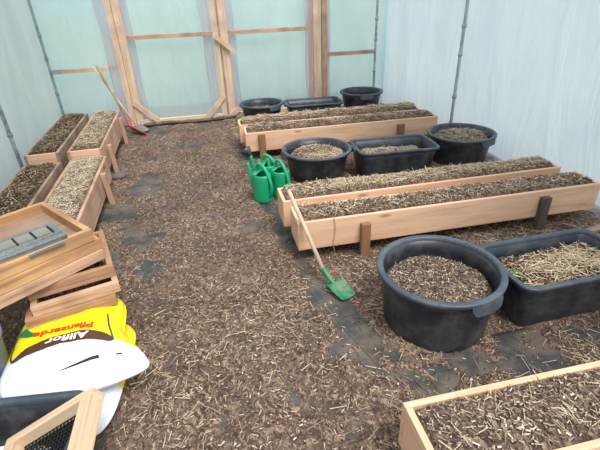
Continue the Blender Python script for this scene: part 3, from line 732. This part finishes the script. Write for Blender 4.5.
def bag(name, label, loc, rotz, hw, hl, th, m, seed, bulge):
    t = thing(name, label, 'sack', loc, rotz, 'compost sacks')
    n = 70; U, Vv = np.meshgrid(np.linspace(-1, 1, n), np.linspace(-1, 1, n))
    # squircle outline so the corners are rounded
    def xy(u, v):
        k = 1 - .16 * (u * v) ** 4
        x = hw * u * k * (1 + bulge * np.clip(-v, 0, 1) * np.clip(u, 0, 1)); y = hl * v * k * (1 + .03 * np.sin(u * 3 + seed)); return x, y
    X, Y = xy(U, Vv); T = bag_h(U, Vv, th / 2, seed); B = -bag_h(U, Vv, th / 2, seed + 5) * .94
    V = np.concatenate([np.stack([X.ravel(), Y.ravel(), (T + th / 2).ravel()], 1), np.stack([X.ravel(), Y.ravel(), (B + th / 2).ravel()], 1)])
    F = grid_faces(n, n); F2 = [tuple(i + n * n for i in f[::-1]) for f in F]
    ring = [i for i in range(n)] + [j * n + n - 1 for j in range(1, n)] + [(n - 1) * n + i for i in range(n - 2, -1, -1)] + [j * n for j in range(n - 2, 0, -1)]
    F3 = [(ring[j], ring[j] + n * n, ring[(j + 1) % len(ring)] + n * n, ring[(j + 1) % len(ring)]) for j in range(len(ring))]
    o = link_mesh('sack_body', V, F + F2 + F3, m, t, smooth=True)
    tree = BVHTree.FromPolygons([Vector(v) for v in V[:n * n]], F)
    def drape(x, y):
        h = tree.ray_cast(Vector((x, y, 1)), Vector((0, 0, -1))); return h[0].z if h[0] else th / 2
    return t, drape
YBAG = bag_mat('yellow_white_sack_film', -.055); YB2 = bag_mat('second_sack_film', -.03)
b2, _ = bag('compost_sack', 'lower yellow and white compost sack lying beneath the other sack', (-.832, 1.525, .0), R(-4), .290, .35, .135, YB2, 3, .0)
b1, drape = bag('compost_sack', 'upper yellow and white printed compost sack carrying the stack of wooden trays', (-.780, 1.600, .118), R(3), .235, .300, .165, YBAG, 8, .78)
BROWN = mat('brown_print', (.09, .035, .02), .4); REDI = mat('red_print', (.62, .05, .02), .4); WHI = mat('white_print', (.85, .85, .85), .4); GRN = mat('green_print', (.02, .20, .07), .4); DKP = mat('dark_print', (.02, .02, .05), .4)
def drape_pts(name, V, F, mt, lift=.0022):
    return link_mesh(name, [(x, y, drape(x, y) + lift) for x, y in V], F, mt, b1)
def strip(name, pts, w, mt, lift=.002, n=10):
    P = bez([(p[0], p[1], 0) for p in pts], n); V = []
    for i, p in enumerate(P):
        d = (P[min(i + 1, len(P) - 1)] - P[max(i - 1, 0)]).normalized(); s = Vector((-d.y, d.x, 0)); ww = w(i / (len(P) - 1)) if callable(w) else w
        for k in range(9): q = p + s * ww * (k / 8 - .5); V.append((q.x, q.y))
    return drape_pts(name, V, grid_faces(9, len(P)), mt, lift)
def draped_text(txt, cx, cy, size, mt, lift, name, arc=0, sx=1.0):
    cu = bpy.data.curves.new('t', 'FONT'); cu.body = txt; cu.size = size; cu.align_x = 'CENTER'; cu.offset = size * .03; cu.resolution_u = 3
    ob = bpy.data.objects.new('t', cu); C.objects.link(ob); bpy.context.view_layer.update()
    me = ob.to_mesh(); bm = bmesh.new(); bm.from_mesh(me); ob.to_mesh_clear(); bpy.data.objects.remove(ob)
    bmesh.ops.triangulate(bm, faces=bm.faces[:]); bmesh.ops.subdivide_edges(bm, edges=[e for e in bm.edges if e.calc_length() > .012], cuts=1); bmesh.ops.triangulate(bm, faces=bm.faces[:])
    bm.verts.ensure_lookup_table()
    V = [(cx - v.co.x * sx, cy - v.co.y - arc * (v.co.x * sx) ** 2) for v in bm.verts]   # turned upside down, as the sack lies
    F = [tuple(v.index for v in f.verts) for f in bm.faces]; bm.free()
    return drape_pts(name, V, F, mt, lift)
# print, in the sack's own frame (x across, y away from the camera)
strip('brown_band', [(-.185, -.115), (-.11, -.080), (-.03, -.056), (.07, -.053), (.15, -.070), (.215, -.105)], lambda t: .014 + .048 * math.sin(PI * t) ** .6, BROWN, .0030)
draped_text('Allflor', .024, -.036, .054, WHI, .0075, 'lettering', arc=.9, sx=1.25)
draped_text('Pflanzerde', -.002, .027, .048, REDI, .0060, 'red_lettering', arc=.6, sx=1.25)
strip('border_line', [(-.185, -.115), (-.203, -.07), (-.207, .0), (-.205, .10)], .008, BROWN, .0018)
strip('border_line', [(.215, -.105), (.203, -.06), (.185, .0), (.17, .08)], .007, BROWN, .0018)
strip('green_plant_print', [(-.195, .07), (-.17, .04), (-.145, .02), (-.12, .015)], lambda t: .045 - .02 * t, GRN, .0016)
strip('black_print', [(.03, -.232), (.10, -.212), (.17, -.195)], lambda t: .004 + .014 * t, DKP, .002)
strip('black_print', [(.235, -.19), (.258, -.19)], .009, DKP, .002)
# dark grip slit of the sack
# --- wooden seed trays
def tray(label, corner, ang, lu, lv, z, h, wm, ply=True, T=.028):
    """corner = front right corner; u runs left along the front, v runs back"""
    t = thing('wooden_tray', label, 'tray', (corner[0], corner[1], z), ang, 'stack of shallow wooden trays')
    zc = h / 2
    board('front_board', (-lu / 2, T / 2, zc), (lu, T, h), wm[0], t, bev=.004)
    board('back_board', (-lu / 2, lv - T / 2, zc), (lu, T, h), wm[0], t, bev=.004)
    board('side_board', (-T / 2, lv / 2, zc), (T, lv - 2 * T, h), wm[1], t, bev=.004)
    board('side_board', (-lu + T / 2, lv / 2, zc), (T, lv - 2 * T, h), wm[1], t, bev=.004)
    board('tray_bottom', (-lu / 2, lv / 2, .007), (lu - 2 * T, lv - 2 * T, .012), PLY, t, bev=.001)
    return t
tray('wooden tray lying directly on the yellow sack, bottom of the stack', (-.578, 1.757), R(14.5), .385, .42, .268, .052, WT)
tray('pale-edged wooden tray, second from the bottom of the stack', (-.556, 1.785), R(17.5), .375, .42, .321, .056, WT3)
tray('wooden tray with chips in it, third from the bottom under the turned upper trays', (-.575, 1.838), R(17), .375, .42, .378, .060, WT)
fill('soil_fill', 'dark chips lying in the open corner of the third tray', GS, (-.82, 1.98), R(17), 'box', (.30, .35), .440 - .036, .006, DSOIL, dark, 9000, seed=21)
AU = R(40)
tray('wooden tray in the upper half of the stack, lowest of the three turned askew', (-.622, 1.915), AU, .62, .52, .440, .054, WT3)
tray('wooden tray just beneath the tray carrying the metal trap', (-.624, 1.925), AU + R(.8), .62, .53, .495, .058, WT2)
tt = tray('topmost wooden tray with the plywood bottom and the metal trap in it', (-.640, 1.905), AU - R(1), .62, .535, .554, .062, WT2)
# --- metal trap on the top tray
tr = thing('metal_trap', 'galvanised sheet metal multi-catch trap with slotted windows on the topmost tray', 'trap', (-.895, 1.825, .590), R(36))
bm = bmesh.new(); add_box(bm, (0, 0, .026), (.290, .170, .052), None, .008); from_bm('trap_body', bm, STEEL, tr)
bm = bmesh.new(); add_box(bm, (0, .010, .0545), (.270, .125, .005), None, .002); from_bm('lid', bm, STEEL, tr)
for k in range(3): board('window_panel', (-.076 + .072 * k, .006, .0585), (.064, .074, .004), WINDOW, tr, bev=.001)
for k in range(4): board('slot', (-.113 + .0735 * k, .004, .0605), (.007, .080, .004), SLOT, tr, bev=0)
board('front_ledge', (.045, -.098, .022), (.15, .026, .006), STEEL, tr, bev=.001)
V, F = tube([(.0, -.087, .026), (.0, -.081, .026)], .016, 18); 
link_mesh('entry_ring', V, F, STEEL, tr)
for k in range(6): board('latch_tab', (-.11 + .044 * k, .070, .0555), (.012, .010, .004), STEEL, tr, bev=0)
# --- mortar tub, bucket and sieve at the bottom left
rect_tub('dark grey rectangular tub at the bottom left, holding the wire sieve', -.975, 1.020, R(-6), .39, .24, .30, 'tubs at the bottom left', BLACKP, grips=False)
bk = thing('grey_bucket', 'pale grey plastic bucket at the left edge beside the white end of the sack', 'bucket', (-1.135, 1.50, 0))
V, F = loft([circ(r, z, 48) for r, z in [(.115, 0), (.12, .01), (.15, .36), (.160, .365), (.160, .385), (.150, .388), (.145, .38), (.115, .02), (.10, .012)]]); link_mesh('bucket_body', V, F, GREYP, bk, smooth=True)
P = [(.155 * math.cos(a), .155 * math.sin(a) * .6 + .06, .36 - .0 + .02 * math.sin(a)) for a in np.linspace(0, PI, 20)]
V, F = tube(P, .003, 6); link_mesh('bail_handle', V, F, WIRE, bk, smooth=True)
# sieve
A_ = Vector((-.900, 1.178, .165)); B_ = Vector((-.552, 1.168, .362))
u = (B_ - A_).normalized(); v = Vector((.11, -1, 0)); v = (v - u * v.dot(u)).normalized(); w = u.cross(v) * -1
if w.z < 0: w = -w
lu = (B_ - A_).length; lv = .46
sv = thing('garden_sieve', 'pale wooden garden sieve with black wire mesh propped in the bottom left tub', 'sieve', A_)
M4 = Matrix.Translation(A_) @ Matrix((u, -v, w)).transposed().to_4x4()
sv.matrix_world = M4     # local: +X along the far member, -Y towards the camera, +Z out of the mesh
fh, ft = .062, .034
board('frame_board', (lu / 2, -ft / 2, -fh / 2), (lu, ft, fh), WP[0], sv)
board('frame_board', (lu / 2, -lv + ft / 2, -fh / 2), (lu, ft, fh), WP[0], sv)
board('frame_board', (lu - ft / 2 - .006, -lv / 2, -fh / 2 + .001), (ft + .012, lv - 2 * ft, fh), WP[1], sv)
board('frame_board', (ft / 2 + .006, -lv / 2, -fh / 2), (ft + .012, lv - 2 * ft, fh), WP[1], sv)
V = []; F = []
def addt(p, q):
    global V, F
    vv, ff = tube([p, (Vector(p) + Vector(q)) / 2, q], .0026, 6); n0 = len(V); V += vv; F += [tuple(i + n0 for i in f) for f in ff]
zz = -fh + .012
g = .0165; k = ft
while k < lu - ft: addt((k, -ft, zz), (k, -lv + ft, zz)); k += g
k = ft
while k < lv - ft: addt((ft, -k, zz + .002), (lu - ft, -k, zz + .002)); k += g
link_mesh('wire_mesh', V, F, WIRE, sv)

# ================================================================== LIGHT, WORLD, CAMERA
W = bpy.data.worlds.new('overcast'); bpy.context.scene.world = W; W.use_nodes = True; nt = W.node_tree
bg = nt.nodes['Background']; tc = nt.nodes.new('ShaderNodeTexCoord'); sp = nt.nodes.new('ShaderNodeSeparateXYZ'); nt.links.new(tc.outputs['Generated'], sp.inputs[0])
rp = nt.nodes.new('ShaderNodeValToRGB'); nt.links.new(sp.outputs[2], rp.inputs[0])
rp.color_ramp.elements[0].position = .0; rp.color_ramp.elements[0].color = (.72, .82, .80, 1)
e = rp.color_ramp.elements.new(.12); e.color = (.80, .88, .92, 1)
rp.color_ramp.elements[-1].position = .8; rp.color_ramp.elements[-1].color = (1, 1, 1, 1)
nt.links.new(rp.outputs[0], bg.inputs[0]); bg.inputs[1].default_value = .92
sl = bpy.data.lights.new('soft_sun', 'SUN'); sl.energy = 2.7; sl.angle = R(25); sl.color = (1, .97, .92)
so = bpy.data.objects.new('soft_sun', sl); C.objects.link(so)
so.rotation_euler = Vector((-.35, .75, -1.4)).to_track_quat('-Z', 'Y').to_euler()

cam = bpy.data.cameras.new('camera'); cam.sensor_width = 36; cam.lens = 418 / 600 * 36; cam.clip_start = .02; cam.clip_end = 300
co = bpy.data.objects.new('camera', cam); C.objects.link(co)
pt, ro, psi = R(28.83), R(-2.3), R(10.9)
fw = Vector((math.sin(psi) * math.cos(pt), math.cos(psi) * math.cos(pt), -math.sin(pt))); rg = Vector((math.cos(psi), -math.sin(psi), 0)); up = rg.cross(fw)
r2 = math.cos(ro) * rg + math.sin(ro) * up; u2 = -math.sin(ro) * rg + math.cos(ro) * up
co.matrix_world = Matrix.Translation((0, 0, 1.555)) @ Matrix((r2, u2, -fw)).transposed().to_4x4()
S = bpy.context.scene; S.camera = co
S.view_settings.view_transform = 'Standard'; S.view_settings.look = 'None'; S.view_settings.gamma = 1; S.view_settings.use_curve_mapping = False
S.view_settings.exposure = 0.28
